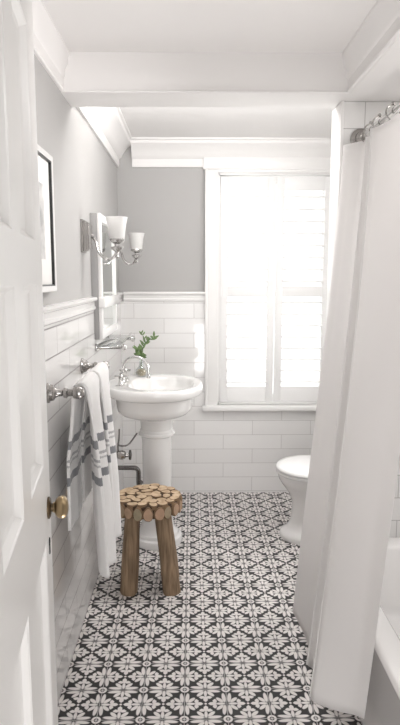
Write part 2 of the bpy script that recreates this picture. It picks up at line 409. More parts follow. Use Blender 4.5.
for nm, z0, z1, y in (('lower_sash', 0.645, 1.42, WB + 0.075), ('upper_sash', 1.38, 2.173, WB + 0.098)):
    b = B(); x0, x1 = OX0 + 0.012, OX1 - 0.012; s = 0.042
    box(b, x0, x0 + s, y, y + 0.022, z0, z1); box(b, x1 - s, x1, y, y + 0.022, z0, z1)
    box(b, x0, x1, y, y + 0.022, z0, z0 + s); box(b, x0, x1, y, y + 0.022, z1 - s, z1)
    sash = obj(nm, b, M['trim'], win)
    b = B(); box(b, x0 + s, x1 - s, y + 0.009, y + 0.013, z0 + s, z1 - s); obj('pane', b, M['glass'], sash)

# plantation shutters: one panel built, then copied
SHW, SHZ0, SHZ1 = 0.368, 0.650, 2.165
def make_shutter(x0, label):
    y0, y1 = WB + 0.004, WB + 0.032
    t = thing('plantation_shutter', label, 'shutter', (x0, WB + 0.018, SHZ0), 'shutter panels on the window')
    st = 0.050; x1 = x0 + SHW
    for a, c in ((x0, x0 + st), (x1 - st, x1)):
        b = B(); box(b, a, c, y0, y1, SHZ0, SHZ1, 0.003); obj('stile', b, M['shutter'], t)
    rails = ((SHZ0, SHZ0 + 0.105), (1.375, 1.445), (SHZ1 - 0.09, SHZ1))
    for z0, z1 in rails:
        b = B(); box(b, x0 + st, x1 - st, y0 + 0.002, y1 - 0.002, z0, z1, 0.002); obj('rail', b, M['shutter'], t)
    for (za, zb), tilt in (((rails[0][1], rails[1][0]), 0.06), ((rails[1][1], rails[2][0]), 0.22)):
        b = B(); n = round((zb - za) / 0.078); pitch = (zb - za) / n
        for i in range(n):
            zc = za + (i + 0.5) * pitch; yc = (y0 + y1) / 2
            ring = []
            for k in range(12):
                a = 2 * PI * (k + 0.5) / 12; p, q = 0.040 * math.copysign(abs(math.cos(a)) ** 0.4, math.cos(a)), 0.0060 * math.copysign(abs(math.sin(a)) ** 0.6, math.sin(a))
                ring.append((yc + p * math.cos(tilt) - q * math.sin(tilt), zc + p * math.sin(tilt) + q * math.cos(tilt)))
            loft(b, [[(x0 + st, y, z) for y, z in ring], [(x1 - st, y, z) for y, z in ring]])
        obj('louvers', b, M['shutter'], t)
    for z in (0.85, 1.41, 1.97):
        b = B(); lathe(b, [(0.005, -0.03), (0.005, 0.03)], (x0 + 0.003, y0 - 0.004, z), 'Z', 10); obj('hinge', b, M['shutter'], t)
    return t
sh = make_shutter(OX0 + 0.016, 'white louvered shutter panel, the one nearer the sink')
sh2 = copy_tree(sh); sh2.location.x += SHW + 0.006
sh2['label'] = 'white louvered shutter panel, the one nearer the toilet and curtain'

# ------------------------------------------------------------------ door, opened against the left wall
LX, LY = -0.352, 1.43
dv = Vector((-0.133, 1, 0)).normalized(); DW, DH, DT = 0.74, 2.14, 0.035
hinge = Vector((LX, LY, 0)) - dv * DW
door = thing('door_1', 'white six panel door swung open on the left', 'door', (hinge.x, hinge.y, 0.012), kind='structure', rotz=math.atan2(-dv.x, dv.y))
# local: y along the door toward the latch, +x the face turned to the room
stile, mull = 0.112, 0.100
pw = (DW - 2 * stile - mull) / 2
cols = ((stile, stile + pw), (DW - stile - pw, DW - stile))
rows = ((0.24, 0.885), (1.065, 1.475), (1.568, 2.005))
b = B()
box(b, -DT, 0, 0, stile, 0, DH); box(b, -DT, 0, DW - stile, DW, 0, DH, 0.002)
box(b, -DT, 0, cols[0][1], cols[1][0], 0, DH)
zs = [0] + [v for r in rows for v in r] + [DH]
for z0, z1 in zip(zs[0::2], zs[1::2]):
    for y0, y1 in cols: box(b, -DT, 0, y0, y1, z0, z1)
obj('door_frame', b, M['door'], door, local=True, smooth=20)
for z0, z1 in rows:
    for y0, y1 in cols:
        b = B()
        def rr(i, x): return [(x, y0 + i, z0 + i), (x, y1 - i, z0 + i), (x, y1 - i, z1 - i), (x, y0 + i, z1 - i)]
        loft(b, [rr(0, -0.030), rr(0, -0.0005), rr(0.004, -0.003), rr(0.012, -0.014), rr(0.020, -0.017), rr(0.030, -0.017)], True, True)
        obj('panel', b, M['door'], door, local=True, smooth=20)
ky, kz = DW - 0.055, 0.945
b = B(); lathe(b, [(0.026, 0.0), (0.026, 0.004), (0.020, 0.007), (0.010, 0.008), (0.010, 0.014)], (0, ky, kz), 'X', 20)
rose = obj('rosette', b, M['bronze'], door, local=True)
b = B(); lathe(b, [(0.012, 0.012), (0.013, 0.016), (0.020, 0.019), (0.026, 0.025), (0.028, 0.034), (0.025, 0.041), (0.018, 0.046), (0.007, 0.048)], (0, ky, kz), 'X', 24)
obj('door_knob', b, M['brass'], door, local=True)
b = B(); lathe(b, [(0.010, 0.0), (0.010, 0.002)], (0, ky, kz - 0.085), 'X', 16); box(b, 0, 0.002, ky - 0.005, ky + 0.005, kz - 0.115, kz - 0.085)
obj('keyhole', b, M['dark'], door, local=True)
b = B(); lathe(b, [(0.010, -DT - 0.06), (0.024, -DT - 0.052), (0.026, -DT - 0.040), (0.012, -DT - 0.028), (0.010, -DT)], (0, ky, kz), 'X', 20)
obj('door_knob', b, M['brass'], door, local=True)

# ------------------------------------------------------------------ framed print on the left wall
FY0, FY1, FZ0, FZ1 = 1.58, 2.075, 1.455, 1.900
pf = thing('picture_frame', 'silver and black framed pale print hanging on the left wall', 'picture', (WL, (FY0 + FY1) / 2, FZ0))
def rectring(i, x): return [(x, FY0 + i, FZ0 + i), (x, FY1 - i, FZ0 + i), (x, FY1 - i, FZ1 - i), (x, FY0 + i, FZ1 - i)]
b = B(); loft(b, [rectring(0.001, WL + 0.001), rectring(0, WL + 0.004), rectring(0, WL + 0.026), rectring(0.003, WL + 0.029), rectring(0.017, WL + 0.029), rectring(0.020, WL + 0.027)], False, False); obj('frame', b, M['silver'], pf)
b = B(); loft(b, [rectring(0.0195, WL + 0.0275), rectring(0.024, WL + 0.026), rectring(0.0245, WL + 0.0175)], False, False); obj('inner_lip', b, M['black'], pf)
b = B(); loft(b, [rectring(0.022, WL + 0.001), rectring(0.022, WL + 0.018)]); mt = obj('mat_board', b, M['mat'], pf)
b = B(); loft(b, [rectring(0.105, WL + 0.0175), rectring(0.105, WL + 0.0186)]); obj('print', b, M['sketch'], pf)

# ------------------------------------------------------------------ mirror cabinet
MY0, MY1, MZ0, MZ1, MX = 2.95, 3.52, 1.20, 1.81, WL + 0.046
mc = thing('mirror_cabinet', 'white framed mirror cabinet above the sink', 'mirror', (WL, (MY0 + MY1) / 2, MZ0))
b = B(); box(b, WL, MX - 0.012, MY0, MY1, MZ0, MZ1, 0.003)
obj('case', b, plain('grey_cabinet_side', (0.36, 0.355, 0.35), 0.4), mc)
b = B(); f = 0.040
for y0, y1, z0, z1 in ((MY0, MY0 + f, MZ0, MZ1), (MY1 - f, MY1, MZ0, MZ1), (MY0 + f, MY1 - f, MZ1 - f, MZ1), (MY0 + f, MY1 - f, MZ0, MZ0 + f)):
    box(b, MX - 0.012, MX + 0.006, y0, y1, z0, z1, 0.004)
obj('mirror_frame', b, M['trim'], mc)
b = B(); box(b, MX - 0.012, MX - 0.004, MY0 + f, MY1 - f, MZ0 + f, MZ1 - f); obj('mirror_glass', b, M['mirror'], mc)
b = B(); box(b, MX - 0.012, MX + 0.022, MY0 - 0.012, MY1 + 0.012, RAIL + 0.01, RAIL + 0.062, 0.006); obj('cross_rail', b, M['tilecap'], mc)

# ------------------------------------------------------------------ glass shelf below it
gs = thing('glass_shelf', 'clear glass shelf on nickel brackets above the sink', 'shelf', (WL + TT, 3.2, 1.16))
b = B(); box(b, WL + TT + 0.012, -0.352, 2.93, 3.47, 1.168, 1.176, 0.002); obj('shelf_pane', b, M['clear'], gs)
for y in (2.98, 3.42):
    b = B(); lathe(b, [(0.020, 0), (0.020, 0.006), (0.013, 0.012), (0.009, 0.02), (0.009, 0.128), (0.015, 0.132), (0.018, 0.142), (0.013, 0.152), (0.004, 0.155)], (WL + TT, y, 1.158), 'X', 18)
    obj('bracket', b, M['chrome'], gs)
b = B(); tube(b, [(-0.350, 2.95, 1.188), (-0.350, 3.45, 1.188)], 0.004, 8); obj('gallery_rail', b, M['chrome'], gs)

# ------------------------------------------------------------------ wall sconces
def make_sconce(yc, label):
    t = thing('wall_sconce', label, 'wall lamp', (WL, yc, 1.61), 'nickel sconces beside the mirror')
    zc = 1.685
    b = B()
    def pl(i, x): return [(x, yc - 0.042 + i, zc - 0.072 + i), (x, yc + 0.042 - i, zc - 0.072 + i), (x, yc + 0.042 - i, zc + 0.072 - i), (x, yc - 0.042 + i, zc + 0.072 - i)]
    loft(b, [pl(0, WL), pl(0, WL + 0.010), pl(0.007, WL + 0.012), pl(0.007, WL + 0.022), pl(0.013, WL + 0.023), pl(0.013, WL + 0.033), pl(0.019, WL + 0.034), pl(0.020, WL + 0.042), pl(0.025, WL + 0.044)])
    obj('backplate', b, M['nickel_mid'], t, 20)
    sxp = WL + 0.155
    b = B(); lathe(b, [(0.022, 0.026), (0.020, 0.034), (0.011, 0.040), (0.010, 0.052)], (WL, yc, zc), 'X', 16)
    pts = [catmull([(WL + 0.045, yc, zc), (WL + 0.062, yc, zc - 0.025), (WL + 0.075, yc, zc - 0.072), (WL + 0.105, yc, zc - 0.100), (WL + 0.140, yc, zc - 0.090), (sxp, yc, zc - 0.050)], k / 24) for k in range(25)]
    tube(b, pts, 0.0065, 10)
    obj('arm', b, M['chrome'], t)
    b = B(); lathe(b, [(0.004, -0.098), (0.010, -0.090), (0.005, -0.082), (0.008, -0.070), (0.026, -0.056), (0.030, -0.046), (0.012, -0.042), (0.012, -0.034), (0.031, -0.026), (0.036, -0.016), (0.034, -0.010)], (sxp, yc, zc), 'Z', 20)
    obj('cup', b, M['chrome'], t)
    b = B(); n = 48; prof = [(0.034, -0.012), (0.037, 0.02), (0.041, 0.050), (0.047, 0.078), (0.049, 0.084), (0.044, 0.083), (0.038, 0.05), (0.034, 0.02), (0.030, -0.008)]
    rings = []
    for r, h in prof:
        rings.append([(sxp + r * (1 + 0.022 * math.cos(24 * 2 * PI * i / n)) * math.cos(2 * PI * i / n), yc + r * (1 + 0.022 * math.cos(24 * 2 * PI * i / n)) * math.sin(2 * PI * i / n), zc + h) for i in range(n)])
    loft(b, rings, False, True); obj('lamp_shade', b, M['frost'], t, 60)
    b = B(); lathe(b, [(0.012, -0.03), (0.012, 0.005), (0.021, 0.03), (0.019, 0.05), (0.008, 0.062), (0.001, 0.064)], (sxp, yc, zc), 'Z', 14)
    obj('bulb', b, plain('bulb_glass', (0.9, 0.89, 0.87), 0.2), t)
    return t
sc1 = make_sconce(2.74, 'polished nickel sconce with ribbed glass shade, nearer the framed print')
sc2 = copy_tree(sc1); sc2.location.y = 3.70; sc2['label'] = 'polished nickel sconce with ribbed glass shade, nearer the window'

# ------------------------------------------------------------------ pedestal sink
SX, SY = -0.220, 3.30
sink = thing('pedestal_sink', 'white porcelain pedestal sink against the left wall', 'sink', (SX + 0.02, SY, 0))
def oval(cx, cy, a, bb, z, n=48, p=2.3, xmin=WL + TT + 0.002):
    out = []
    for i in range(n):
        t = 2 * PI * i / n; c, s = math.cos(t), math.sin(t)
        x = cx + a * math.copysign(abs(c) ** (2 / p), c); y = cy + bb * math.copysign(abs(s) ** (2 / p), s)
        out.append((max(x, xmin), y, z))
    return out
b = B(); A, Bb = 0.268, 0.305
rings = []
for sc_, z in ((0.36, 0.728), (0.42, 0.736), (0.58, 0.748), (0.70, 0.762), (0.765, 0.780), (0.79, 0.802), (0.80, 0.845), (0.82, 0.857), (0.93, 0.866), (0.985, 0.874), (1.0, 0.884), (1.003, 0.904), (0.995, 0.918), (0.975, 0.924), (0.95, 0.925)):
    rings.append(oval(SX + 0.01, SY, A * sc_, Bb * sc_, z))
for sc_, z in ((1.0, 0.923), (0.965, 0.917), (0.93, 0.902), (0.86, 0.868), (0.70, 0.825), (0.45, 0.802), (0.12, 0.795)):
    rings.append(oval(SX + 0.047, SY, 0.188 * sc_, 0.238 * sc_, z, xmin=-9))
loft(b, rings, True, True); obj('basin', b, M['porc'], sink, 40)
b = B(); PX = SX + 0.020
lathe(b, [(0.140, 0), (0.142, 0.026), (0.138, 0.040), (0.122, 0.046), (0.117, 0.064), (0.104, 0.074), (0.092, 0.10), (0.085, 0.18), (0.081, 0.36), (0.084, 0.60), (0.086, 0.622), (0.100, 0.630), (0.102, 0.640), (0.094, 0.648), (0.094, 0.656), (0.088, 0.664), (0.092, 0.710), (0.108, 0.755)], (PX, SY, 0), 'Z', 40)
obj('pedestal', b, M['porc'], sink)
b = B(); lathe(b, [(0.022, 0.794), (0.022, 0.798), (0.012, 0.799), (0.004, 0.798)], (SX + 0.047, SY, 0), 'Z', 18); obj('drain', b, M['chrome'], sink)
FX, FZ = -0.385, 0.921
b = B()
lathe(b, [(0.026, 0), (0.026, 0.008), (0.017, 0.016), (0.013, 0.03), (0.013, 0.055), (0.016, 0.06), (0.010, 0.066)], (FX, SY, FZ), 'Z', 20)
R_ = 0.072
pts = [(FX, SY, FZ + 0.05), (FX, SY, FZ + 0.075)] + arc((FX + R_, SY, FZ + 0.075), R_, PI, -0.12, 22) + [(FX + 2 * R_ - 0.002, SY, FZ + 0.045)]
tube(b, pts, 0.0085, 12); lathe(b, [(0.011, 0.028), (0.012, 0.046), (0.009, 0.052)], (FX + 2 * R_ - 0.002, SY, FZ), 'Z', 14)
fau = obj('faucet', b, M['chrome'], sink)
for dy in (-0.11, 0.11):
    b = B(); lathe(b, [(0.024, 0), (0.024, 0.006), (0.014, 0.014), (0.010, 0.03), (0.010, 0.052), (0.014, 0.058), (0.012, 0.068), (0.004, 0.072)], (FX, SY + dy, FZ), 'Z', 18)
    for d in ((1, 0), (0, 1)):
        tube(b, [(FX - d[0] * 0.032, SY + dy - d[1] * 0.032, FZ + 0.055), (FX + d[0] * 0.032, SY + dy + d[1] * 0.032, FZ + 0.055)], [0.007, 0.007], 8)
    obj('handle', b, M['chrome'], fau)

# plumbing under the sink
dp = thing('drain_pipe', 'dark metal drain pipe running from wall to the sink pedestal', 'pipe', (WL + TT, 3.16, 0.47))
b = B(); zd, yd = 0.478, 3.16
pts = [(WL + TT, yd, zd), (-0.318, yd, zd)] + arc((-0.318, yd, zd - 0.025), 0.025, PI / 2, 0, 6) + [(-0.293, yd, zd - 0.08)] + arc((-0.293, yd + 0.022, zd - 0.08), 0.022, PI, PI * 1.5, 6, 'YZ') + [(-0.285, yd + 0.06, zd - 0.104)]
tube(b, pts, 0.0125, 12); obj('pipe', b, M['nickel_dark'], dp)
b = B(); lathe(b, [(0.036, 0), (0.034, 0.006), (0.018, 0.012)], (WL + TT, yd, zd), 'X', 20); obj('escutcheon', b, M['nickel_dark'], dp)
sv = thing('supply_valve', 'nickel shutoff valve with a thin supply line below the sink', 'valve', (WL + TT, 3.02, 0.58))
b = B(); zv, yv = 0.592, 3.02
lathe(b, [(0.030, 0), (0.028, 0.006), (0.013, 0.010), (0.013, 0.07), (0.018, 0.072), (0.018, 0.095), (0.022, 0.098), (0.026, 0.115), (0.019, 0.132), (0.012, 0.136), (0.010, 0.150)], (WL + TT, yv, zv), 'X', 18)
obj('valve_body', b, M['nickel_mid'], sv)
b = B(); lathe(b, [(0.006, 0.146), (0.008, 0.152), (0.027, 0.153), (0.027, 0.163), (0.006, 0.167)], (WL + TT, yv, zv), 'X', 8); obj('handle', b, M['nickel_dark'], sv)
b = B(); tube(b, [catmull([(-0.385, yv, zv + 0.016), (-0.385, yv, zv + 0.05), (-0.380, yv + 0.01, zv + 0.085), (-0.380, yv + 0.03, zv + 0.13)], k / 10) for k in range(11)], 0.0045, 8)
tube(b, [catmull([(-0.384, yv, zv + 0.052), (-0.36, yv, zv + 0.048), (-0.33, yv + 0.02, zv + 0.052), (-0.300, yv + 0.15, zv + 0.075)], k / 10) for k in range(11)], 0.0045, 8)
obj('supply_line', b, M['nickel_dark'], sv)

# ------------------------------------------------------------------ bud vase and sprig
VX, VY, VZ = -0.300, 3.510, 0.9245
va = thing('bud_vase', 'small clear glass bud vase on the sink rim', 'vase', (VX, VY, VZ))
b = B(); lathe(b, [(0.020, 0), (0.030, 0.006), (0.036, 0.022), (0.033, 0.042), (0.018, 0.058), (0.0125, 0.070), (0.0125, 0.100), (0.016, 0.106), (0.013, 0.105), (0.010, 0.098), (0.010, 0.070), (0.015, 0.056), (0.030, 0.040), (0.033, 0.022), (0.028, 0.009), (0.010, 0.005)], (VX, VY, VZ), 'Z', 24)
obj('vase_glass', b, M['clear'], va)
b = B(); lathe(b, [(0.024, 0.007), (0.0305, 0.020), (0.0285, 0.036), (0.020, 0.042), (0.002, 0.044)], (VX, VY, VZ), 'Z', 20); obj('pebbles', b, M['sand'], va)
sp = thing('leafy_sprig', 'green leafy sprig standing in the glass bud vase', 'plant', (VX, VY, VZ + 0.046))
b = B()
P1 = [(VX, VY, VZ + 0.046), (VX + 0.001, VY, VZ + 0.105), (VX + 0.012, VY - 0.01, VZ + 0.165), (VX + 0.030, VY - 0.015, VZ + 0.205), (VX + 0.078, VY - 0.02, VZ + 0.232)]
P2 = [(VX, VY, VZ + 0.115), (VX - 0.012, VY - 0.01, VZ + 0.145), (VX - 0.020, VY - 0.015, VZ + 0.165)]
P3 = [(VX + 0.026, VY - 0.012, VZ + 0.198), (VX + 0.018, VY - 0.01, VZ + 0.235), (VX + 0.004, VY - 0.01, VZ + 0.256)]
for P_, r in ((P1, 0.0034), (P2, 0.0022), (P3, 0.002)):
    tube(b, [catmull(P_, k / 16) for k in range(17)], [r * (1 - 0.5 * k / 16) for k in range(17)], 6)
obj('stem', b, M['stem'], sp)
b = B(); rnd = random.Random(5)
def leaf(c, d, L, w):
    d = Vector(d).normalized(); s = d.cross(Vector((rnd.uniform(-.6, .6), -1, rnd.uniform(-.5, .5)))).normalized(); nrm = s.cross(d)
    c = Vector(c); rows_ = []
    for k in range(7):
        t = k / 6; ww = w * math.sin(PI * (0.06 + 0.90 * t)) ** 0.8
        mid = c + d * (L * t) - nrm * (0.25 * L * t * t)
        rows_.append([mid - s * ww - nrm * ww * 0.3, mid, mid + s * ww - nrm * ww * 0.3])
    loft(b, rows_, False, False, closed=False)
for P_, ts, L in ((P1, (0.50, 0.58, 0.66, 0.72, 0.80, 0.88, 0.96, 1.0), 0.040), (P2, (0.25, 0.5, 0.7, 0.85, 1.0), 0.036), (P3, (0.35, 0.7, 1.0), 0.026)):
    for i, t in enumerate(ts):
        c = catmull(P_, t); d = (catmull(P_, min(t + 0.02, 1)) - catmull(P_, t - 0.02)).normalized()
        for sgn in (-1, 1):
            leaf(c, d * 0.6 + Vector((sgn * rnd.uniform(0.5, 1.0), rnd.uniform(-.5, .5), rnd.uniform(-0.1, 0.5))), L * rnd.uniform(0.6, 1.0), L * 0.17)
for k in range(9):
    leaf((VX - 0.008 + rnd.uniform(-.01, .012), VY - 0.005, VZ + rnd.uniform(0.112, 0.14)), (rnd.uniform(-1, 1), rnd.uniform(-1, .3), rnd.uniform(-.1, .9)), 0.036, 0.009)
obj('leaves', b, M['leaf'], sp, recalc=False)

# ------------------------------------------------------------------ towel bar and towels
BX, BZ, BY0, BY1 = -0.380, 1.123, 1.965, 2.585
tb = thing('towel_bar', 'polished nickel towel bar on the left tiled wall', 'towel rail', (WL + TT, (BY0 + BY1) / 2, BZ))
for y in (BY0, BY1):
    b = B()
    lathe(b, [(0.034, 0), (0.034, 0.006), (0.028, 0.010), (0.026, 0.020), (0.018, 0.026), (0.013, 0.034), (0.011, 0.050), (0.017, 0.055), (0.018, 0.064), (0.012, 0.069), (0.012, 0.082), (0.019, 0.087), (0.021, 0.098), (0.020, 0.112), (0.014, 0.120), (0.005, 0.123)], (WL + TT, y, BZ), 'X', 20)
    obj('post', b, M['nickel_mid'], tb)
b = B(); tube(b, [(BX, BY0, BZ), (BX, BY1, BZ)], 0.010, 14); obj('bar', b, M['chrome'], tb)
def towel(y0, y1, label, zb, flare, seed, folds, zback, skew=0.0):
    r = random.Random(seed); ph = r.uniform(0, 6)
    b = B(); ny, nt = 44, 80
    half = PI * 0.022; Lf = BZ - zb; Lb = BZ - zback; tot = Lb + half + Lf
    grid = []
    for j in range(ny + 1):
        v = j / ny; row = []
        for i in range(nt + 1):
            s = tot * i / nt
            if s < Lb: x, z = BX - 0.022, zback + s; dn = (Lb - s) / Lb; sg = -1
            elif s < Lb + half:
                a = PI - (s - Lb) / 0.022; x, z = BX + 0.022 * math.cos(a), BZ + 0.022 * math.sin(a); dn = 0; sg = 0
            else: dn = (s - Lb - half) / Lf; x, z = BX + 0.022, BZ - (s - Lb - half); sg = 1
            amp = (0.006 + 0.016 * min(1, dn * 1.6)) if sg > 0 else 0.004
            wv = math.sin(2 * PI * folds * v + ph + 0.6 * dn) + 0.35 * math.sin(2 * PI * folds * 2.1 * v + ph * 2)
            if sg > 0: x += flare * dn ** 0.8 + amp * wv * min(1, dn * 5 + 0.2)
            elif sg < 0: x += -0.030 * min(1, dn * 2) + amp * wv * min(1, dn * 4)
            else: x += 0.0012 * wv
            x = max(x, WL + TT + 0.012)
            yy = y0 + (y1 - y0) * v + skew * dn * (1 if sg > 0 else 0) + 0.006 * math.sin(3 * dn + ph) * (1 if sg else 0)
            z += 0.006 * math.sin(2 * PI * folds * v + ph) * dn
            row.append((x, yy, z))
        grid.append(row)
    loft(b, grid, False, False, closed=False)
    o = obj('bath_towel', b, M['towel1'], None, 60, recalc=False)
    md = o.modifiers.new('thick', 'SOLIDIFY'); md.thickness = 0.011; md.offset = 0
    return tag(o, label, 'towel', 'striped towels on the towel bar')
towel(2.005, 2.25, 'white grey-striped towel on the bar, hung nearer the door knob', 0.445, 0.040, 3, 1.6, 0.62)
towel(2.275, 2.515, 'white grey-striped towel on the bar, hung nearer the sink', 0.425, 0.026, 8, 1.5, 0.62)

# ------------------------------------------------------------------ log stool
KX, KY, KZ, KR = -0.212, 2.80, 0.462, 0.158
stool = thing('log_stool', 'round rustic stool of cut log slices with log legs', 'stool', (KX, KY, 0))
b = B(); lathe(b, [(KR - 0.014, KZ - 0.070), (KR - 0.006, KZ - 0.064), (KR - 0.004, KZ - 0.010), (KR - 0.012, KZ - 0.006)], (KX, KY, 0), 'Z', 40)
seat = obj('seat', b, M['gap'], stool)
rs = random.Random(11)
cells = []
for ring, (rad, n) in enumerate(((0.0, 1), (0.046, 6), (0.091, 12), (0.133, 18))):
    for i in range(n):
        a = 2 * PI * (i + rs.uniform(-.16, .16)) / n + ring * 0.7
        cells.append((rad * math.cos(a) * rs.uniform(.97, 1.03), rad * math.sin(a) * rs.uniform(.97, 1.03), rs.uniform(0.0225, 0.0265), a))
for (cx, cy, r, a) in cells:
    b = B(); n = 14; e = rs.uniform(0.8, 1.15); h = KZ + rs.uniform(-0.004, 0.003); ph = rs.uniform(0, 6); rings = []
    for sc_, z in ((1.0, KZ - 0.022), (1.02, h - 0.004), (0.95, h), ):
        ring = []
        for i in range(n):
            t = 2 * PI * i / n; rr_ = r * sc_ * (1 + 0.10 * math.sin(2 * t + ph) + 0.05 * math.sin(3 * t + 2 * ph))
            p, q = rr_ * math.cos(t) * e, rr_ * math.sin(t) / e
            x, y = cx + p * math.cos(a) - q * math.sin(a), cy + p * math.sin(a) + q * math.cos(a)
            d = math.hypot(x, y)
            if d > KR: x, y = x * KR / d, y * KR / d
            ring.append((KX + x, KY + y, z))
        rings.append(ring)
    loft(b, rings); 
    for f_ in b.faces: f_.material_index = 1
    b.faces.ensure_lookup_table(); b.faces[-1].material_index = 0
    obj('log_slice', b, [M['wood'], M['bark']], seat, 30)
ns = 21
for i in range(ns):                                  # upright slices round the edge
    a = 2 * PI * (i + rs.uniform(-.12, .12)) / ns; r = rs.uniform(0.0220, 0.0265)
    b = B(); n = 14; rings = []; ct, st_ = math.cos(a), math.sin(a); hz = rs.uniform(0.030, 0.036)
    for sc_, d in ((1.0, KR - 0.016), (1.0, KR + 0.001), (0.86, KR + 0.0055)):
        ring = []
        for k in range(n):
            t = 2 * PI * k / n; q, z = r * sc_ * math.cos(t), hz * sc_ * math.sin(t) * (1 + 0.06 * math.sin(3 * t + i))
            ring.append((KX + ct * d - st_ * q, KY + st_ * d + ct * q, KZ - 0.043 + z))
        rings.append(ring)
    loft(b, rings)
    for f_ in b.faces: f_.material_index = 1
    b.faces.ensure_lookup_table(); b.faces[-1].material_index = 0
    obj('edge_slice', b, [plain('edge_log_face', (0.36 + rs.uniform(-.06, .06), 0.265, 0.175), 0.8, noise=0.3, nscale=45), M['bark']], seat, 30)
for (tx, ty, fx, fy) in ((-0.072, -0.060, -0.094, -0.082), (0.066, -0.060, 0.110, -0.080), (-0.082, 0.064, -0.106, 0.060), (0.064, 0.064, 0.104, 0.062)):
    b = B(); rings = []; ph = rs.uniform(0, 6)
    for k in range(9):
        t = k / 8; x, y, z = KX + fx + (tx - fx) * t, KY + fy + (ty - fy) * t, (KZ - 0.072) * t
        r = 0.043 - 0.006 * t + 0.0012 * math.sin(7 * t + ph)
        ring = []
        for i in range(16):
            q = 2 * PI * i / 16; rr_ = r * (1 + 0.05 * math.sin(3 * q + ph) + 0.03 * math.sin(5 * q))
            ring.append((x + rr_ * math.cos(q), y + rr_ * math.sin(q), z))
        rings.append(ring)
    loft(b, rings); obj('leg', b, M['log'], stool, 50)

# ------------------------------------------------------------------ toilet, facing left from the right wall
TY = 3.345
to = thing('toilet', 'white porcelain toilet with closed lid half hidden by the curtain', 'toilet', (0.75, TY, 0))
def egg(xf, xb, hw, z, n=40, cxf=0.42):
    cx = xf + (xb - xf) * cxf; out = []
    for i in range(n):
        t = 2 * PI * i / n; c, s = math.cos(t), math.sin(t)
        if c < 0: x = cx + (cx - xf) * c; y = hw * s
        else: x = cx + (xb - cx) * abs(c) ** 0.62; y = hw * math.copysign(abs(s) ** 0.9, s)
        out.append((x, TY + y, z))
    return out
b = B()
loft(b, [egg(0.515, 1.06, 0.158, 0), egg(0.512, 1.06, 0.161, 0.026), egg(0.522, 1.06, 0.154, 0.042), egg(0.540, 1.06, 0.142, 0.050), egg(0.556, 1.06, 0.126, 0.066), egg(0.574, 1.06, 0.114, 0.105), egg(0.582, 1.06, 0.110, 0.18), egg(0.578, 1.06, 0.114, 0.23), egg(0.556, 1.06, 0.135, 0.275),
         egg(0.524, 1.06, 0.168, 0.318), egg(0.516, 1.06, 0.176, 0.330), egg(0.504, 1.06, 0.186, 0.350), egg(0.496, 1.06, 0.191, 0.382), egg(0.500, 1.06, 0.189, 0.388)])
obj('bowl', b, M['porc'], to, 50)
b = B(); loft(b, [egg(0.492, 0.965, 0.195, 0.389), egg(0.486, 0.968, 0.200, 0.394), egg(0.486, 0.968, 0.200, 0.404), egg(0.492, 0.965, 0.195, 0.408)]); obj('seat', b, M['seat'], to, 50)
b = B(); loft(b, [egg(0.492, 0.968, 0.196, 0.4085), egg(0.484, 0.970, 0.201, 0.413), egg(0.484, 0.970, 0.201, 0.422), egg(0.492, 0.966, 0.195, 0.430), egg(0.520, 0.95, 0.170, 0.434), egg(0.60, 0.88, 0.09, 0.436)]); obj('lid', b, M['seat'], to, 60)
b = B(); box(b, 1.06, WR - 0.012, TY - 0.235, TY + 0.235, 0.36, 0.72, 0.025, 3); tk = obj('tank', b, M['porc'], to)
b = B(); box(b, 1.045, WR - 0.008, TY - 0.245, TY + 0.245, 0.72, 0.755, 0.012, 3); obj('tank_lid', b, M['porc'], to)
b = B(); tube(b, [(1.06, TY - 0.17, 0.66), (1.035, TY - 0.17, 0.66), (1.030, TY - 0.11, 0.655)], 0.008, 8); obj('flush_lever', b, M['chrome'], tk)

# ------------------------------------------------------------------ bathtub
UX0, UX1, UY0, UY1, UZ = 0.565, WR, 0.85, TE0, 0.385
tub = thing('bathtub', 'white alcove bathtub behind the shower curtain', 'bathtub', ((UX0 + UX1) / 2, (UY0 + UY1) / 2, 0))
def rrect(x0, x1, y0, y1, r, z, n=8):
    out = []
    for cx, cy, a in ((x1 - r, y1 - r, 0), (x0 + r, y1 - r, PI / 2), (x0 + r, y0 + r, PI), (x1 - r, y0 + r, 1.5 * PI)):
        for k in range(n): t = a + PI / 2 * k / (n - 1); out.append((cx + r * math.cos(t), cy + r * math.sin(t), z))
    return out
b = B()
g = 0.004
def ur(i, r, z): return rrect(UX0 + i, UX1 - g - i * 0.2, UY0 + i, UY1 - g - i * 0.2, r, z)
loft(b, [ur(0.012, 0.012, 0), ur(0.012, 0.012, UZ - 0.045), ur(0.002, 0.014, UZ - 0.035), ur(0.0, 0.016, UZ - 0.018), ur(0.006, 0.018, UZ - 0.004), ur(0.016, 0.02, UZ),
         rrect(UX0 + 0.075, UX1 - 0.06, UY0 + 0.12, UY1 - 0.09, 0.14, UZ), rrect(UX0 + 0.088, UX1 - 0.073, UY0 + 0.135, UY1 - 0.103, 0.135, UZ - 0.012),
         rrect(UX0 + 0.12, UX1 - 0.10, UY0 + 0.22, UY1 - 0.14, 0.12, 0.14), rrect(UX0 + 0.16, UX1 - 0.14, UY0 + 0.28, UY1 - 0.19, 0.10, 0.09)], True, True)
obj('tub_shell', b, M['enamel'], tub, 50)
b = B(); lathe(b, [(0.034, 0), (0.034, -0.008), (0.020, -0.012)], (0.93, UY1 - 0.118, 0.26), 'Y', 18); obj('overflow_plate', b, M['chrome'], tub)

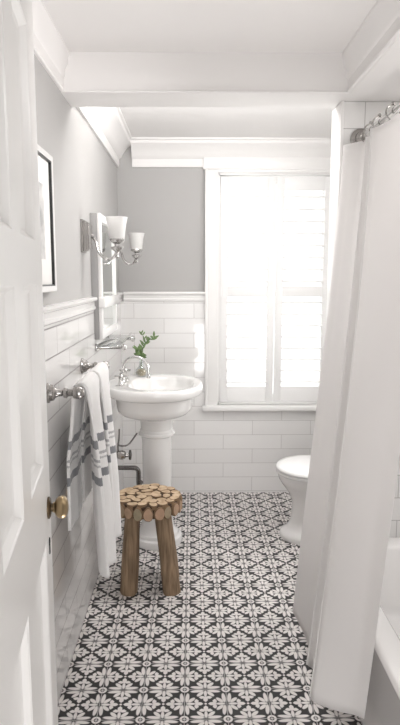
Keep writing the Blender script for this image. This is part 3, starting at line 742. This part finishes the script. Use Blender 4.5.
# ------------------------------------------------------------------ curtain rod and shower curtain
RX, RZ = 0.668, 2.045
rod = thing('curtain_rod', 'polished nickel shower curtain rod above the tub edge', 'curtain rod', (RX, (0.68 + TE0) / 2, RZ))
b = B(); tube(b, [(RX, 0.682, RZ), (RX, TE0 - 0.002, RZ)], 0.0125, 16); obj('rod', b, M['chrome'], rod)
b = B(); lathe(b, [(0.040, -0.001), (0.040, -0.008), (0.034, -0.014), (0.026, -0.018), (0.024, -0.034), (0.018, -0.040), (0.0135, -0.046)], (RX, TE0, RZ), 'Y', 24); obj('flange', b, M['nickel_mid'], rod)
cu = thing('shower_curtain', 'long white linen shower curtain hanging outside the bathtub', 'curtain', (RX, 2.0, RZ - 0.03))
TOP = [(0.640, 2.440), (0.588, 2.415), (0.610, 2.372), (0.640, 2.335), (0.650, 2.300), (0.640, 2.275), (0.662, 2.245), (0.668, 2.215), (0.640, 2.175), (0.622, 2.150), (0.635, 2.110), (0.650, 2.00), (0.655, 1.85), (0.658, 1.72), (0.650, 1.58)]
BOT = [(0.490, 2.400), (0.424, 2.335), (0.428, 2.240), (0.438, 2.120), (0.425, 2.010), (0.408, 1.975), (0.425, 1.945), (0.432, 1.910), (0.415, 1.850), (0.396, 1.812), (0.400, 1.785), (0.430, 1.765), (0.470, 1.745), (0.510, 1.728), (0.545, 1.705)]
ztop, zbot = RZ - 0.035, 0.125
b = B(); NU, NV = 150, 60; grid = []
for j in range(NV + 1):
    t = j / NV; tt = t ** 1.15; row = []
    for i in range(NU + 1):
        u = i / NU
        p0, p1 = catmull([(x, y, 0) for x, y in TOP], u), catmull([(x, y, 0) for x, y in BOT], u)
        ex = 1.15 + 0.32 * math.exp(-((u - 0.52) / 0.22) ** 2); p = p0.lerp(p1, t ** ex); belly = 0.0 * math.sin(PI * t) * (1 if u < 0.12 else max(0, 1 - (u - .12) * 2))
        row.append((p.x - belly * 0.4 + 0.004 * math.sin(5 * t + 9 * u) + 0.010 * math.sin(22 * u + 1.5 * t) * max(0, u - 0.66) * 3, p.y, ztop + (zbot - ztop) * t + 0.004 * math.sin(20 * u) * t))
    grid.append(row)
loft(b, grid, False, False, closed=False)
co = obj('curtain_cloth', b, M['linen'], cu, 70, recalc=False)
md = co.modifiers.new('thick', 'SOLIDIFY'); md.thickness = 0.0022; md.offset = 0
def seam(u, w):
    b = B(); r0 = []
    for j in range(NV + 1):
        i = u * NU; i0 = int(i); p = Vector(grid[j][i0]).lerp(Vector(grid[j][min(i0 + 1, NU)]), i - i0)
        r0.append(p)
    tube(b, r0, w, 6); obj('stitched_fold', b, M['hem'], cu)
for u in (0.357, 0.643): seam(u, 0.0055)
for u in (0.22, 0.48, 0.74, 0.94):
    p = catmull([(x, y, 0) for x, y in TOP], u)
    b = B(); c = Vector((RX, p.y, RZ)); pts = arc(c, 0.024, -1.2, 1.4 * PI, 22)
    tube(b, pts + [Vector((p.x, p.y, ztop - 0.004))], 0.0028, 8)
    lathe(b, [(0.002, 0.0), (0.006, 0.003), (0.007, 0.007), (0.004, 0.012)], (RX, p.y, RZ + 0.022), 'Z', 10)
    obj('curtain_hook', b, M['nickel_mid'], cu)

# ------------------------------------------------------------------ light
def area(name, loc, rot, sx, sy, e, col=(1, 1, 1)):
    l = bpy.data.lights.new(name, 'AREA'); l.shape = 'RECTANGLE'; l.size = sx; l.size_y = sy; l.energy = e; l.color = col
    o = bpy.data.objects.new(name, l); COL.objects.link(o); o.location = loc; o.rotation_euler = rot; return o
w = bpy.data.worlds.new('daylight'); SC.world = w; w.use_nodes = True
bg = w.node_tree.nodes['Background']; bg.inputs[0].default_value = (1.0, 0.99, 0.985, 1); bg.inputs[1].default_value = 1.6
WARM = (1, 0.968, 0.958); NEUT = (1, 0.988, 0.978)
area('window_daylight', ((OX0 + OX1) / 2, WB + 0.45, 1.45), (PI / 2, 0, PI), 0.9, 1.7, 8, NEUT)
area('hall_fill', (0.30, -0.4, 0.5), (math.radians(76), 0, 0), 0.5, 0.7, 9, WARM)  # added fill from the camera side for the lower door and tub
wl = area('left_wall_fill', (0.50, 1.15, 2.12), (0, 0, 0), 0.2, 0.2, 1.4, WARM); wl.data.spread = math.radians(60)  # added fill aimed at the left wall before the beam, not a fixture
wl.rotation_euler = (Vector((-0.49, 2.05, 1.85)) - wl.location).to_track_quat('-Z', 'Y').to_euler()
area('tub_fill', (1.0, 1.75, 2.17), (0, 0, 0), 0.25, 0.25, 8, NEUT)  # invented source in the alcove, added to backlight the curtain
up = area('entry_ceiling_fill', (0.10, 1.58, 0.10), (PI, 0, 0), 0.35, 0.2, 1.9, WARM); up.data.spread = math.radians(72)  # unseen fill near the floor, added to brighten the entry ceiling
area('back_ceiling_fill', (0.05, 2.76, 2.27), (math.radians(180 - 35), 0, 0), 0.9, 0.12, 8, NEUT)  # added fill tucked behind the beam to whiten the rear ceiling
area('vanity_ceiling_light', (0.32, 2.74, 2.34), (math.radians(12), 0, 0), 0.5, 0.25, 5.5, NEUT)
area('side_fill', (1.15, 3.0, 1.3), (0, math.radians(85), 0), 0.5, 0.5, 6, NEUT)  # added fill hidden by the partition, brightens the left wall

# ------------------------------------------------------------------ camera
cam = bpy.data.cameras.new('camera'); cam.sensor_width = 36; cam.sensor_fit = 'AUTO'; cam.lens = 600 * 36 / 725; cam.clip_start = 0.02
co_ = bpy.data.objects.new('camera', cam); COL.objects.link(co_); co_.location = (0, 0, 1.5)
co_.rotation_euler = (PI / 2 - math.radians(8.0), 0, -math.atan(8 / 600)); SC.camera = co_
SC.view_settings.view_transform = 'Standard'; SC.view_settings.look = 'None'; SC.view_settings.exposure = 0.22
SC.cycles.max_bounces = 12; SC.cycles.diffuse_bounces = 6; SC.cycles.transparent_max_bounces = 16
